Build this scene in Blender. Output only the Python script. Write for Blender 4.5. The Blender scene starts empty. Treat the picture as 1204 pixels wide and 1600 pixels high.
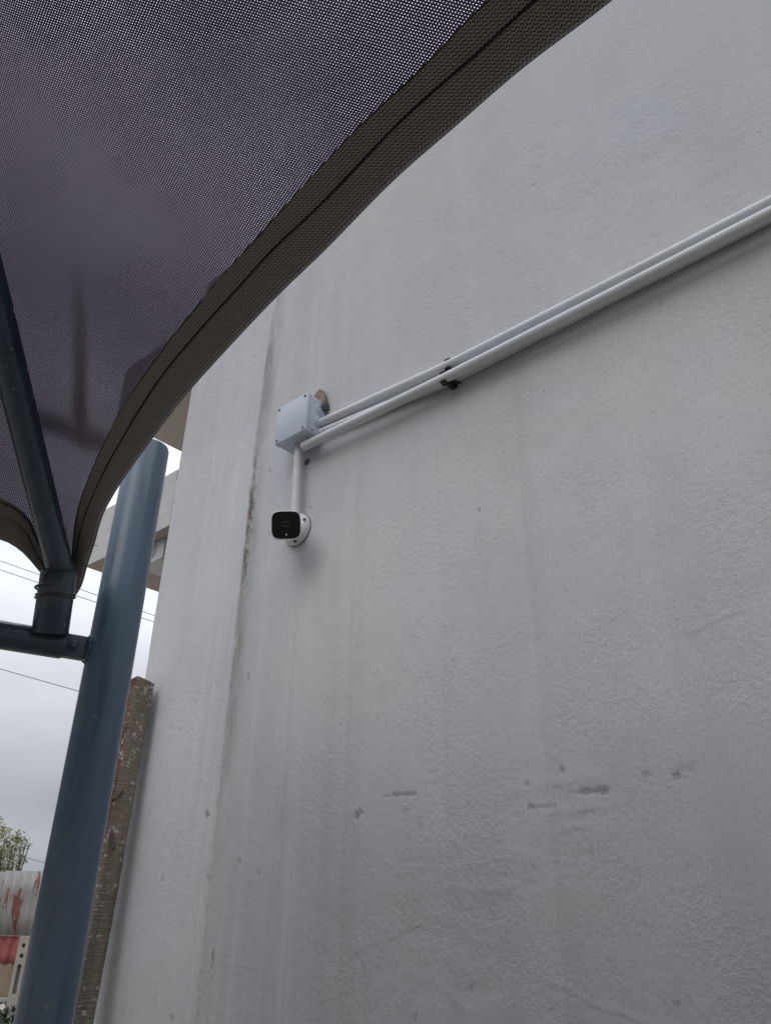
import bpy, bmesh, math, random
import numpy as np
from mathutils import Vector, Matrix
R_ = math.radians
random.seed(4)
sc = bpy.context.scene
COL = sc.collection

# ------------------------------------------------------------------ camera
F = 1219.0
CM = np.array([[0.65526107, -0.36240822, -0.66279198],
               [-0.75532487, -0.30175422, -0.58174628],
               [0.01082936, 0.88181896, -0.47146373]])   # columns: camera right, up, back
EYE = np.array([0.0, 0.0, 1.55])
cd = bpy.data.cameras.new('camera')
cam = bpy.data.objects.new('camera', cd)
COL.objects.link(cam)
M = Matrix([list(CM[i]) + [EYE[i]] for i in range(3)] + [[0, 0, 0, 1]])
cam.matrix_world = M
cd.sensor_fit = 'VERTICAL'
cd.sensor_height = 36.0
cd.lens = F / 1600 * 36.0
cd.clip_start = 0.02
cd.clip_end = 2000
sc.camera = cam

# ------------------------------------------------------------------ world and sun
SUN_EL, SUN_AZ = R_(33), R_(-100)          # azimuth from +Y towards +X
w = bpy.data.worlds.new('World')
sc.world = w
w.use_nodes = True
nt = w.node_tree
for n_ in list(nt.nodes): nt.nodes.remove(n_)
out = nt.nodes.new('ShaderNodeOutputWorld')
sky = nt.nodes.new('ShaderNodeTexSky')
sky.sky_type = 'NISHITA'
sky.sun_disc = False
sky.sun_elevation = SUN_EL
sky.sun_rotation = SUN_AZ
b1 = nt.nodes.new('ShaderNodeBackground'); b1.inputs[1].default_value = 0.06
nt.links.new(sky.outputs[0], b1.inputs[0])
tc = nt.nodes.new('ShaderNodeTexCoord')
sep = nt.nodes.new('ShaderNodeSeparateXYZ')
nt.links.new(tc.outputs['Generated'], sep.inputs[0])
ramp = nt.nodes.new('ShaderNodeValToRGB')
cr = ramp.color_ramp
cr.interpolation = 'EASE'
stops = [(0.0, (.14, .14, .15)), (0.02, (.26, .28, .33)), (0.10, (.40, .41, .45)), (0.24, (.64, .66, .71)),
         (0.40, (.90, .93, 1.0)), (0.62, (1.18, 1.21, 1.31)), (1.0, (1.95, 1.99, 2.10))]
cr.elements[0].position = stops[0][0]; cr.elements[0].color = (*stops[0][1], 1)
cr.elements[1].position = 1.0; cr.elements[1].color = (*stops[-1][1], 1)
for p, c in stops[1:-1]:
    e = cr.elements.new(p); e.color = (*c, 1)
nt.links.new(sep.outputs[2], ramp.inputs[0])
mp = nt.nodes.new('ShaderNodeMapping')
mp.inputs['Scale'].default_value = (1.6, 1.6, 5.0)
nt.links.new(tc.outputs['Generated'], mp.inputs[0])
cn = nt.nodes.new('ShaderNodeTexNoise')
cn.inputs['Scale'].default_value = 1.7
cn.inputs['Detail'].default_value = 5
cn.inputs['Roughness'].default_value = 0.5
nt.links.new(mp.outputs[0], cn.inputs['Vector'])
cm_ = nt.nodes.new('ShaderNodeMapRange')
cm_.inputs[1].default_value = .3; cm_.inputs[2].default_value = .7
cm_.inputs[3].default_value = .84; cm_.inputs[4].default_value = 1.14
nt.links.new(cn.outputs[0], cm_.inputs[0])
# unseen low sky on the left, darkened to dim the lower wall
dt = nt.nodes.new('ShaderNodeVectorMath'); dt.operation = 'DOT_PRODUCT'
dt.inputs[1].default_value = (-1, 0, 0)
nt.links.new(tc.outputs['Generated'], dt.inputs[0])
ma = nt.nodes.new('ShaderNodeMapRange'); ma.interpolation_type = 'SMOOTHSTEP'
ma.inputs[1].default_value = -.36; ma.inputs[2].default_value = -.06
nt.links.new(dt.outputs['Value'], ma.inputs[0])
mb_ = nt.nodes.new('ShaderNodeMapRange'); mb_.interpolation_type = 'SMOOTHSTEP'
mb_.inputs[1].default_value = .72; mb_.inputs[2].default_value = .40
nt.links.new(sep.outputs[2], mb_.inputs[0])
mc_ = nt.nodes.new('ShaderNodeMath'); mc_.operation = 'MULTIPLY'
nt.links.new(ma.outputs[0], mc_.inputs[0]); nt.links.new(mb_.outputs[0], mc_.inputs[1])
md_ = nt.nodes.new('ShaderNodeMath'); md_.operation = 'MULTIPLY_ADD'; md_.inputs[1].default_value = -.75; md_.inputs[2].default_value = 1
nt.links.new(mc_.outputs[0], md_.inputs[0])
me_ = nt.nodes.new('ShaderNodeMath'); me_.operation = 'MULTIPLY'
nt.links.new(md_.outputs[0], me_.inputs[0]); nt.links.new(cm_.outputs[0], me_.inputs[1])
vm = nt.nodes.new('ShaderNodeVectorMath'); vm.operation = 'SCALE'
nt.links.new(ramp.outputs[0], vm.inputs[0]); nt.links.new(me_.outputs[0], vm.inputs['Scale'])
b2 = nt.nodes.new('ShaderNodeBackground'); b2.inputs[1].default_value = 1.0
nt.links.new(vm.outputs[0], b2.inputs[0])
mx = nt.nodes.new('ShaderNodeMixShader'); mx.inputs[0].default_value = 0.92
nt.links.new(b1.outputs[0], mx.inputs[1]); nt.links.new(b2.outputs[0], mx.inputs[2])
nt.links.new(mx.outputs[0], out.inputs[0])

sd = bpy.data.lights.new('sun', 'SUN')
sd.energy = 0.5
sd.angle = R_(36)
sd.color = (1.0, 0.97, 0.93)
sun = bpy.data.objects.new('sun', sd)
COL.objects.link(sun)
sdir = Vector((math.sin(SUN_AZ) * math.cos(SUN_EL), math.cos(SUN_AZ) * math.cos(SUN_EL), math.sin(SUN_EL)))
sun.rotation_euler = sdir.to_track_quat('Z', 'Y').to_euler()

sc.view_settings.view_transform = 'Standard'
sc.view_settings.look = 'None'
sc.view_settings.exposure = 0.20
sc.view_settings.gamma = 1.0
sc.cycles.max_bounces = 10
sc.cycles.transparent_max_bounces = 16

# ------------------------------------------------------------------ helpers
def tag(o, label=None, cat=None, group=None, kind=None):
    if label: o['label'] = label
    if cat: o['category'] = cat
    if group: o['group'] = group
    if kind: o['kind'] = kind
    return o

def empty(name, loc=(0, 0, 0), **k):
    o = bpy.data.objects.new(name, None)
    o.empty_display_size = 0.05
    o.location = loc
    COL.objects.link(o)
    return tag(o, **k)

def link(name, me, mats, parent=None, smooth=False, **k):
    """mesh is written in world coordinates; parents are pure translations"""
    o = bpy.data.objects.new(name, me)
    COL.objects.link(o)
    for m in (mats if isinstance(mats, (list, tuple)) else [mats]):
        me.materials.append(m)
    if parent is not None:
        o.parent = parent
        off = Vector((0, 0, 0)); p = parent
        while p is not None:
            off += p.location; p = p.parent
        me.transform(Matrix.Translation(-off))
    if smooth:
        me.polygons.foreach_set('use_smooth', [True] * len(me.polygons))
    return tag(o, **k)

def from_bm(name, bm, mats, parent=None, smooth=False, bev=0, auto=None, **k):
    if bev:
        bmesh.ops.bevel(bm, geom=[e for e in bm.edges if e.calc_face_angle(0) > 0.6], offset=bev, segments=3,
                        profile=0.5, affect='EDGES')
    bmesh.ops.recalc_face_normals(bm, faces=bm.faces[:])
    if auto is not None:
        for e in bm.edges:
            if e.calc_face_angle(0) > auto: e.smooth = False
        smooth = True
    me = bpy.data.meshes.new(name)
    bm.to_mesh(me); bm.free()
    return link(name, me, mats, parent, smooth, **k)

def box(bm, x0, x1, y0, y1, z0, z1, mat=None):
    m = Matrix.Translation(((x0 + x1) / 2, (y0 + y1) / 2, (z0 + z1) / 2)) @ Matrix.Diagonal((x1 - x0, y1 - y0, z1 - z0, 1))
    if mat is not None: m = mat @ m
    return bmesh.ops.create_cube(bm, size=1, matrix=m)['verts']

def frame_z(d, up=(0, 0, 1)):
    z = Vector(d).normalized(); u = Vector(up)
    if abs(z.dot(u.normalized())) > .98: u = Vector((1, 0, 0))
    x = u.cross(z).normalized(); y = z.cross(x)
    return Matrix((x, y, z)).transposed().to_4x4()

def tube(bm, pts, rad, n=24, caps=True):
    pts = [Vector(p) for p in pts]
    N = len(pts)
    rads = rad if isinstance(rad, (list, tuple)) else [rad] * N
    rings = []
    ref = None
    for i, p in enumerate(pts):
        t = (pts[min(i + 1, N - 1)] - pts[max(i - 1, 0)]).normalized()
        if ref is None:
            ref = Vector((0, 0, 1)) if abs(t.z) < .9 else Vector((1, 0, 0))
        ref = (ref - t * ref.dot(t)).normalized()
        b = t.cross(ref)
        rings.append([bm.verts.new(p + (ref * math.cos(a) + b * math.sin(a)) * rads[i])
                      for a in [2 * math.pi * j / n for j in range(n)]])
    for a, b in zip(rings, rings[1:]):
        for j in range(n):
            bm.faces.new((a[j], a[(j + 1) % n], b[(j + 1) % n], b[j]))
    if caps:
        bm.faces.new(rings[0][::-1]); bm.faces.new(rings[-1])
    return rings

def lathe(bm, prof, mat, n=32):
    """prof: (radius, height) pairs, turned round the local z axis of mat"""
    rings = []
    for r, h in prof:
        if r < 1e-6:
            rings.append([bm.verts.new(mat @ Vector((0, 0, h)))])
        else:
            rings.append([bm.verts.new(mat @ Vector((r * math.cos(a), r * math.sin(a), h)))
                          for a in [2 * math.pi * j / n for j in range(n)]])
    for a, b in zip(rings, rings[1:]):
        if len(a) == 1 and len(b) == 1: continue
        for j in range(n):
            k = (j + 1) % n
            if len(a) == 1: bm.faces.new((a[0], b[k], b[j]))
            elif len(b) == 1: bm.faces.new((a[j], a[k], b[0]))
            else: bm.faces.new((a[j], a[k], b[k], b[j]))

def smooth_curve(pts, n):
    """Catmull-Rom resampling at even arc length"""
    P = np.array(pts, float)
    Q = np.vstack([2 * P[0] - P[1], P, 2 * P[-1] - P[-2]])
    o = []
    for i in range(1, len(Q) - 2):
        for t in np.linspace(0, 1, 12, endpoint=False):
            a, b, c, d = Q[i - 1], Q[i], Q[i + 1], Q[i + 2]
            o.append(.5 * ((2 * b) + (c - a) * t + (2 * a - 5 * b + 4 * c - d) * t * t + (3 * b - a - 3 * c + d) * t ** 3))
    o.append(P[-1]); o = np.array(o)
    s = np.r_[0, np.cumsum(np.linalg.norm(np.diff(o, axis=0), axis=1))]
    q = np.linspace(0, s[-1], n)
    return np.stack([np.interp(q, s, o[:, k]) for k in range(3)], 1)

def ray(px, py):
    return CM @ np.array([px - 602, 800 - py, -F])

def on_plane(px, py, p0, nn):
    d = ray(px, py)
    return EYE + d * (np.dot(nn, np.array(p0) - EYE) / np.dot(nn, d))

def WALL(px, py, X=1.35):
    return on_plane(px, py, (X, 0, 0), np.array([1., 0, 0]))

def nrm(v):
    v = np.array(v, float); return v / np.linalg.norm(v)

# value noise on arrays
def vnoise(x, y, seed):
    rs = np.random.RandomState(seed)
    T = rs.rand(256, 256)
    xi = np.floor(x).astype(int); yi = np.floor(y).astype(int)
    fx = x - xi; fy = y - yi
    fx = fx * fx * (3 - 2 * fx); fy = fy * fy * (3 - 2 * fy)
    g = lambda a, b: T[a % 256, b % 256]
    return (g(xi, yi) * (1 - fx) + g(xi + 1, yi) * fx) * (1 - fy) + (g(xi, yi + 1) * (1 - fx) + g(xi + 1, yi + 1) * fx) * fy

def fbm(x, y, seed, o=4, rough=.5):
    r = 0; a = 1; s = 0
    for i in range(o):
        r = r + a * vnoise(x * 2 ** i + 17 * i, y * 2 ** i + 31 * i, seed + i); s += a; a *= rough
    return r / s - .5

# ------------------------------------------------------------------ materials
class NT:
    def __init__(s, name):
        s.m = bpy.data.materials.new(name); s.m.use_nodes = True
        s.t = s.m.node_tree; s.b = s.t.nodes['Principled BSDF']; s.o = s.t.nodes['Material Output']
    def n(s, typ, **k):
        x = s.t.nodes.new(typ)
        for a, b in k.items(): setattr(x, a, b)
        return x
    def l(s, a, b): s.t.links.new(a, b)
    def coord(s, which='Object'): return s.n('ShaderNodeTexCoord').outputs[which]
    def noise(s, vec, scale, detail=4, rough=.5, sc3=None):
        if sc3 is not None:
            mp = s.n('ShaderNodeMapping'); mp.inputs['Scale'].default_value = sc3
            s.l(vec, mp.inputs[0]); vec = mp.outputs[0]
        x = s.n('ShaderNodeTexNoise'); x.inputs['Scale'].default_value = scale
        x.inputs['Detail'].default_value = detail; x.inputs['Roughness'].default_value = rough
        s.l(vec, x.inputs['Vector']); return x.outputs[0]
    def rng(s, v, a, b, c=0., d=1., smooth=False):
        x = s.n('ShaderNodeMapRange')
        if smooth: x.interpolation_type = 'SMOOTHSTEP'
        for i, q in enumerate((a, b, c, d)): x.inputs[i + 1].default_value = q
        s.l(v, x.inputs[0]); return x.outputs[0]
    def math(s, op, a, b=None, c=None):
        x = s.n('ShaderNodeMath', operation=op)
        for i, v in enumerate((a, b, c)):
            if v is None: continue
            if isinstance(v, (int, float)): x.inputs[i].default_value = v
            else: s.l(v, x.inputs[i])
        return x.outputs[0]
    def mix(s, f, a, b, mode='MIX'):
        x = s.n('ShaderNodeMix', data_type='RGBA', blend_type=mode)
        for i, v in ((0, f), (6, a), (7, b)):
            if isinstance(v, (int, float)): x.inputs[i].default_value = v
            elif isinstance(v, tuple): x.inputs[i].default_value = (*v, 1)
            else: s.l(v, x.inputs[i])
        return x.outputs[2]
    def bump(s, h, strength=.3, dist=.001, normal=None):
        x = s.n('ShaderNodeBump'); x.inputs['Strength'].default_value = strength
        x.inputs['Distance'].default_value = dist
        s.l(h, x.inputs['Height'])
        if normal is not None: s.l(normal, x.inputs['Normal'])
        return x.outputs[0]
    def set(s, **k):
        for a, v in k.items():
            i = s.b.inputs[a.replace('_', ' ')]
            if hasattr(v, 'node'): s.l(v, i)
            elif isinstance(v, tuple): i.default_value = (*v, 1) if len(v) == 3 else v
            else: i.default_value = v
        return s.m

def simple(name, col, rough=.5, metal=0., var=.15, scale=30., bumps=0.0, spec=.5):
    s = NT(name); c = s.coord()
    n1 = s.noise(c, scale, 5, .6)
    f = s.rng(n1, .3, .7, 1 - var, 1 + var)
    vm = s.n('ShaderNodeVectorMath', operation='SCALE'); vm.inputs[0].default_value = col
    s.l(f, vm.inputs['Scale'])
    k = dict(Base_Color=vm.outputs[0], Metallic=metal, Roughness=s.rng(n1, .3, .7, max(rough - .08, .03), rough + .08))
    if bumps: k['Normal'] = s.bump(n1, bumps, .001)
    m = s.set(**k)
    s.b.inputs['Specular IOR Level'].default_value = spec
    return m

# painted plaster wall: colour attribute 'wear' = (brown dirt, dark scuff, fresh white)
def wall_material():
    s = NT('painted_plaster'); c = s.coord()
    at = s.n('ShaderNodeAttribute', attribute_name='wear')
    sp = s.n('ShaderNodeSeparateColor'); s.l(at.outputs['Color'], sp.inputs[0])
    big = s.noise(c, 1.3, 4, .55)
    med = s.noise(c, 7, 5, .6, (1, 1.6, .5))
    fine = s.noise(c, 260, 4, .65)
    grit = s.noise(c, 90, 3, .6)
    col = s.mix(s.rng(big, .35, .65), (.565, .60, .645), (.635, .63, .635))
    col = s.mix(s.rng(med, .3, .7, 0., .40), col, (.68, .68, .69))
    col = s.mix(s.rng(fine, .35, .7, 0., .30), col, (.40, .405, .41))
    grit2 = s.noise(c, 150, 5, .75)
    col = s.mix(s.rng(grit2, .42, .66, 0., .30), col, (.36, .365, .37))
    pits = s.noise(c, 210, 2, .5); pz = s.rng(s.noise(c, 2.6, 3, .6), .45, .6, 0., 1.)
    col = s.mix(s.math('MULTIPLY', s.rng(pits, .66, .72, 0, .55), pz), col, (.20, .20, .20))
    col = s.mix(sp.outputs[2], col, (.80, .80, .82))
    col = s.mix(sp.outputs[0], col, (.17, .145, .115))
    col = s.mix(sp.outputs[1], col, (.09, .087, .088))
    h = s.math('ADD', s.math('MULTIPLY', fine, .5), grit)
    patch = s.rng(s.noise(c, 3.5, 3, .5), .36, .60, .12, 1.)
    bp = s.n('ShaderNodeBump'); bp.inputs['Distance'].default_value = .0030
    s.l(s.math('MULTIPLY', patch, .75), bp.inputs['Strength']); s.l(h, bp.inputs['Height'])
    m = s.set(Base_Color=col, Roughness=.82, Normal=bp.outputs[0])
    s.b.inputs['Specular IOR Level'].default_value = .3
    return m
M_wall = wall_material()
M_soffit = simple('soffit_brown', (.46, .41, .35), .85, var=.08, scale=4, bumps=.2)  # browner and darker than the slab paint, for its underside faces
M_slab = simple('slab_paint', (.58, .575, .575), .8, var=.10, scale=3, bumps=.2)

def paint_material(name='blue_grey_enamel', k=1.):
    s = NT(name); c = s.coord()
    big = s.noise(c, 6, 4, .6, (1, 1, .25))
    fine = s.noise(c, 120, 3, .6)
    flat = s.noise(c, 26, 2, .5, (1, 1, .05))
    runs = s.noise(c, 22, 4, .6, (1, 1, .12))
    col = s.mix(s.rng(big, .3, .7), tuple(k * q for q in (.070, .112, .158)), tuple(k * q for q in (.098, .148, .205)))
    col = s.mix(s.rng(runs, .54, .62, 0, .55), col, tuple(k * q for q in (.045, .075, .11)))  # paint runs, strengthened to stand in for dark reflection streaks
    chips = s.noise(c, 55, 2, .5)
    col = s.mix(s.rng(chips, .73, .76, 0, .8), col, (.20, .22, .25))
    h = s.math('ADD', s.math('MULTIPLY', fine, .12), s.math('ADD', s.math('MULTIPLY', flat, 3.0), s.math('ADD', runs, big)))
    m = s.set(Base_Color=col, Roughness=s.rng(big, .3, .7, .18, .34), Normal=s.bump(h, .30, .0022))
    return m
M_paint = paint_material()
M_frame = paint_material('blue_grey_enamel_shaded', .52)  # darker copy of the post paint; canopy shade put into the colour
M_hollow = simple('dark_tube_hollow', (.012, .013, .015), .8, var=.2)
M_box = simple('junction_box_plastic', (.50, .56, .635), .42, var=.04, scale=20)
M_pipe = simple('conduit_plastic', (.60, .62, .64), .38, var=.05, scale=12)
M_white = simple('white_camera_plastic', (.74, .74, .75), .35, var=.03)
M_black = simple('black_plastic', (.012, .012, .014), .45, var=.2)
M_rubber = simple('grey_rubber_gasket', (.40, .44, .48), .6, var=.1)
M_screw = simple('dull_steel', (.16, .17, .18), .45, metal=.7, var=.3, scale=200)
M_rust = simple('rusty_steel', (.075, .045, .032), .8, var=.5, scale=120, bumps=.5)
M_wire = simple('grey_tie_wire', (.10, .10, .10), .45, metal=.6, var=.3)
M_cable = simple('cable_sheath', (.10, .10, .11), .7, var=.1)
s = NT('glossy_black_window'); M_glass = s.set(Base_Color=(.006, .006, .008), Roughness=.13)
s.b.inputs['Specular IOR Level'].default_value = .25
M_lens = simple('lens_black', (.003, .003, .004), .1, var=.1)
s = NT('indicator_lens'); M_led = s.set(Base_Color=(.55, .53, .5), Roughness=.25)
M_fibre = simple('fibre_board', (.26, .20, .155), .9, var=.25, scale=120, bumps=.5)
M_darkgrey = simple('grey_foam', (.10, .105, .115), .9, var=.3, scale=150, bumps=.5)

# ------------------------------------------------------------------ ground
def ground_material():
    s = NT('dusty_yard'); c = s.coord()
    a = s.noise(c, .6, 6, .6); b = s.noise(c, 30, 4, .6)
    col = s.mix(s.rng(a, .35, .65), (.30, .265, .225), (.235, .215, .19))
    col = s.mix(s.rng(b, .4, .7, 0, .5), col, (.18, .165, .145))
    return s.set(Base_Color=col, Roughness=.95, Normal=s.bump(b, .5, .01))
bm = bmesh.new()
bmesh.ops.create_grid(bm, x_segments=40, y_segments=40, size=600)
from_bm('ground', bm, ground_material(), kind='structure')

# ------------------------------------------------------------------ rendered building
bld = empty('plastered_building', (1.35, 0, 0),
            label='tall pale plastered building wall with streaked stains and two concrete slabs at its far corner', cat='building')
YC = 2.207     # far corner
def build_wall():
    y0, y1, z0, z1 = -.35, YC, 1.15, 3.93
    ys = np.r_[np.linspace(y0, .0, 40, endpoint=False), np.arange(.0, y1 - .012, .004), y1 - .012 + np.array([0, .004, .008, .0105, .012])]
    zs = np.arange(z0, z1 + .001, .004)
    Y, Z = np.meshgrid(ys, zs, indexing='ij')
    X = np.full_like(Y, 1.35)
    # edge of the raised plaster lift: wobbling vertical line
    step = 1.762 + .004 * fbm(Z * 2.2, Z * 0, 5, 3) * 2 + .030 * np.clip(Z - 3.0, 0, 1) * -1
    rag = .013 * fbm(Z * 26, Y * 10, 9, 4, .7)
    below = 1 / (1 + np.exp((Z - 3.02) / .02))
    d = Y - step - rag * below
    lift = 1 / (1 + np.exp(-d / .0028))
    amp = .0014 + .0022 * below * np.clip((Z - 1.9) / .5, .25, 1)
    X -= lift * amp
    # hollow just beside the lift
    X += .002 * np.exp(-((d + .018) / .02) ** 2) * below
    und = fbm(Y * 3.5, Z * 2.0, 40, 3)
    X += .0035 * und
    mid = fbm(Y * 22, Z * 16, 60, 4, .6)
    rough_zone = np.clip(fbm(Y * 2.4, Z * 2.4, 80, 2) * 5 + .55, 0, 1)
    X += .0022 * mid * rough_zone
    # trowel ridges in the lower part
    low = np.clip((1.95 - Z) / .3, 0, 1) * np.clip((1.45 - Y) / .3, 0, 1)
    X += .0018 * low * np.abs(fbm(Y * 8 + Z * 3, Z * 22, 90, 3)) * 2 * np.clip(fbm(Y * 4, Z * 4, 91, 2) * 4 + .4, 0, 1)
    # vertical trowel lines on the far strip
    X += .0016 * fbm(Y * 110, Z * .8, 101, 3, .6) * np.clip((Y - 1.2) / .4, 0, 1)
    # rounded corner
    c = np.clip((Y - (y1 - .012)) / .012, 0, 1)
    X += .012 * (1 - np.sqrt(np.clip(1 - c ** 2, 0, 1)))
    Yd = Y + np.where(Y > y1 - .0125, .006 * fbm(Z * 7, Z * 0 + 3, 120, 4), 0)
    # wear colours
    brown = np.zeros_like(Y); dark = np.zeros_like(Y); white = np.zeros_like(Y)
    side = np.clip(-d / .003, 0, 1)
    wdt = .062 + .03 * fbm(Z * 3, Z * 0 + 8, 130, 3)
    strip = side * np.clip(1.25 + d / wdt, 0, 1) ** .8 * np.clip((.11 + d) / .06, 0, 1)
    zf = np.clip((Z - 1.5) / .9, .12, 1)
    mott = np.clip(.62 + 1.5 * fbm(Y * 30, Z * 7, 140, 4), .1, 1.3)
    brown += strip * zf * .66 * mott * np.clip((3.15 - Z) / .3, .45, 1)
    dark += strip * .36 * mott * np.clip((Z - 2.9) / .2, .15, 1)
    crz = np.clip((Z - 2.36) / .2, 0, 1) * np.clip((2.96 - Z) / .08, 0, 1)
    crust = side * np.exp(-((d + .014) / .016) ** 2) * np.clip(fbm(Y * 90, Z * 60, 150, 4, .7) * 4 + .3, 0, 1)
    brown += crust * .55 * crz
    dark += crust * .24 * crz
    X += .0022 * crust * crz
    brown += .16 * side * np.exp(-((d + .02) / .02) ** 2) * np.clip(fbm(Y * 60, Z * 14, 151, 4, .7) * 4 + .2, 0, 1) * np.clip((2.5 - Z) / .2, 0, 1) * np.clip((Z - 1.7) / .3, 0, 1)
    # pale and grey runs
    runs = fbm(Y * 55, Z * .7, 160, 3, .6)
    far = np.clip((Y - 1.15) / .3, 0, 1)
    white += np.clip(runs * 2.2, 0, 1) * .32 * far * np.clip(fbm(Y * 6, Z * 2.5, 161, 3) * 3 + .6, 0, 1)
    runs2 = fbm(Y * 38 + 9, Z * .5, 170, 3, .6)
    dark += np.clip(runs2 * 2 - .1, 0, 1) * .12 * far
    white += .22 * lift * below + .10 * lift * (1 - below)
    white += .22 * np.exp(-((Y - 1.640) / .012) ** 2) * np.clip(fbm(Z * 2, Z * 0, 171, 3) * 3 + .7, 0, 1) * np.clip((2.75 - Z) / .2, 0, 1)
    wr = fbm(Y * 9, Z * .6, 180, 3)
    brown += .06 * np.clip(wr * 3, 0, 1)
    # soft streak bands down the middle of the wall
    for yy, ww, aa in ((1.30, .02, .09), (.78, .05, .08), (1.02, .03, .05), (.50, .06, .04)):
        e = np.clip((yy + .015 * fbm(Z * 1.5, Z * 0, int(yy * 100), 3) - Y) / .006, 0, 1) * np.exp(-np.clip(yy - Y, 0, 9) / (ww * 2))
        dark += aa * e * np.clip(3.2 - Z, 0, 1)
    blot = fbm(Y * 5, Z * 5, 190, 4)
    brown += .07 * np.clip(blot * 3 - .1, 0, 1)
    speck = fbm(Y * 120, Z * 120, 200, 2)
    dark += .22 * np.clip(speck * 8 - 2.35, 0, 1) * rough_zone
    holes = fbm(Y * 70, Z * 70, 210, 1)
    dark += .45 * np.clip(holes * 26 - 12.55, 0, 1)
    # scuffs and chips of the photograph, as strokes on the wall: (x0,y0,x1,y1,half width m, strength)
    strokes = [(614, 1242, 649, 1240, .0036, .75), (598, 1243, 614, 1243, .0018, .5), (908, 1237, 944, 1234, .0055, .85), (890, 1238, 908, 1238, .0026, .5), (827, 1262, 832, 1261, .0045, .8),
               (834, 1261, 868, 1260, .0018, .6), (1004, 1210, 1013, 1210, .005, .45), (1053, 1213, 1057, 1213, .006, .7),
               (1057, 1213, 1072, 1214, .002, .5), (1060, 1201, 1078, 1199, .006, .30), (905, 1269, 925, 1269, .004, .40),
               (893, 1296, 925, 1298, .0035, .35), (862, 1231, 875, 1230, .003, .4), (629, 1268, 640, 1265, .004, .25),
               (876, 1200, 878, 1203, .0035, .8), (821, 1223, 824, 1225, .003, .6), (735, 1546, 738, 1537, .0022, .6),
               (1036, 1566, 1038, 1569, .0022, .7), (1052, 1570, 1060, 1567, .0018, .7), (1043, 1583, 1048, 1578, .0015, .4),
               (324, 1270, 326, 1274, .005, .9), (388, 1053, 388, 1061, .0035, .8), (650, 1584, 648, 1594, .002, .7),
               (373, 1343, 376, 1346, .004, .6), (833, 287, 834, 289, .003, .8), (402, 1362, 405, 1366, .003, .6),
               (325, 1372, 328, 1377, .003, .5), (770, 842, 772, 844, .002, .5), (747, 796, 749, 798, .003, .7),
               (730, 1256, 733, 1258, .003, .5), (652, 1288, 660, 1292, .003, .35), (1000, 1448, 1018, 1446, .003, .2),
               (420, 735, 423, 737, .004, .55), (484, 792, 487, 794, .0035, .5), (420, 830, 422, 834, .003, .5),
               (338, 1065, 342, 1075, .002, .35), (830, 1352, 836, 1360, .004, .3), (588, 1120, 591, 1124, .002, .4),
               (253, 1372, 256, 1376, .003, .5), (267, 1588, 270, 1592, .004, .5), (332, 974, 334, 977, .003, .35)]
    jit = fbm(Y * 160, Z * 160, 220, 3, .7)
    for x0, y0_, x1, y1_, hw, st in strokes:
        a = WALL(x0, y0_)[1:]; b = WALL(x1, y1_)[1:]
        ab = b - a; L = ab.dot(ab) + 1e-9
        m = (Y > min(a[0], b[0]) - .03) & (Y < max(a[0], b[0]) + .03) & (Z > min(a[1], b[1]) - .03) & (Z < max(a[1], b[1]) + .03)
        t = np.clip(((Y[m] - a[0]) * ab[0] + (Z[m] - a[1]) * ab[1]) / L, 0, 1)
        dd = np.hypot(Y[m] - a[0] - t * ab[0], Z[m] - a[1] - t * ab[1])
        v = np.clip((hw * (1.05 + 2.2 * jit[m]) - dd) / .0022 + .5, 0, 1)
        dark[m] = np.maximum(dark[m], v * st * .56); X[m] += .0014 * v * st
    for px, py, r1, r2, br in ((562, 1272, .009, .011, .3), (332, 1498, .006, .020, .55), (557, 1276, .006, .010, .4)):
        a = WALL(px, py)[1:]
        dd = np.hypot((Y - a[0]) / r1, (Z - a[1]) / r2) - jit * 2.2
        v = np.clip((1.15 - dd) * 2.5, 0, 1)
        brown = np.maximum(brown, v * br); X += .0018 * v
        X -= .0008 * np.exp(-((dd - 1.4) / .25) ** 2)
    for k_, (ya, za, yb, zb, wv) in enumerate(((.62, 1.42, .80, 1.47, .004), (.93, 1.63, .99, 1.70, .002), (.36, 2.05, .47, 2.02, .003),
                                      (1.08, 1.56, 1.28, 1.50, .006), (.88, 1.38, .74, 1.30, .004), (1.36, 2.42, 1.38, 2.10, .003))):
        tL = np.clip(((Y - ya) * (yb - ya) + (Z - za) * (zb - za)) / ((yb - ya) ** 2 + (zb - za) ** 2), 0, 1)
        dd = np.hypot(Y - ya - tL * (yb - ya), Z - za - tL * (zb - za) + wv * 6 * fbm(Y * 14, Z * 14, 400 + k_, 3))
        v = np.exp(-(dd / .0035) ** 2)
        X -= .0007 * v; dark += .03 * np.exp(-((dd - .004) / .003) ** 2)
    # water mark under the box, damp blotches
    n0, n1 = Y.shape
    co = np.stack([X, Yd, Z], -1).reshape(-1, 3)
    idx = np.arange(n0 * n1).reshape(n0, n1)
    q = np.stack([idx[:-1, :-1], idx[1:, :-1], idx[1:, 1:], idx[:-1, 1:]], -1).reshape(-1, 4)
    # coarse surround of the same wall
    ex = np.array([[1.35, -9, 0], [1.35, y0, 0], [1.35, y1, 0], [1.35, -9, 3.96], [1.35, y0, 3.96], [1.35, y1, 3.96],
                   [1.35, y0, z0], [1.35, y1, z0], [1.35, y0, zs[-1]], [1.35, y1, zs[-1]]], float)
    b0 = len(co)
    co = np.vstack([co, ex])
    q = np.vstack([q, np.array([[0, 1, 4, 3], [1, 2, 7, 6], [8, 9, 5, 4]]) + b0])
    me = bpy.data.meshes.new('wall')
    me.vertices.add(len(co)); me.vertices.foreach_set('co', co.ravel())
    me.loops.add(q.size); me.loops.foreach_set('vertex_index', q.ravel())
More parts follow.
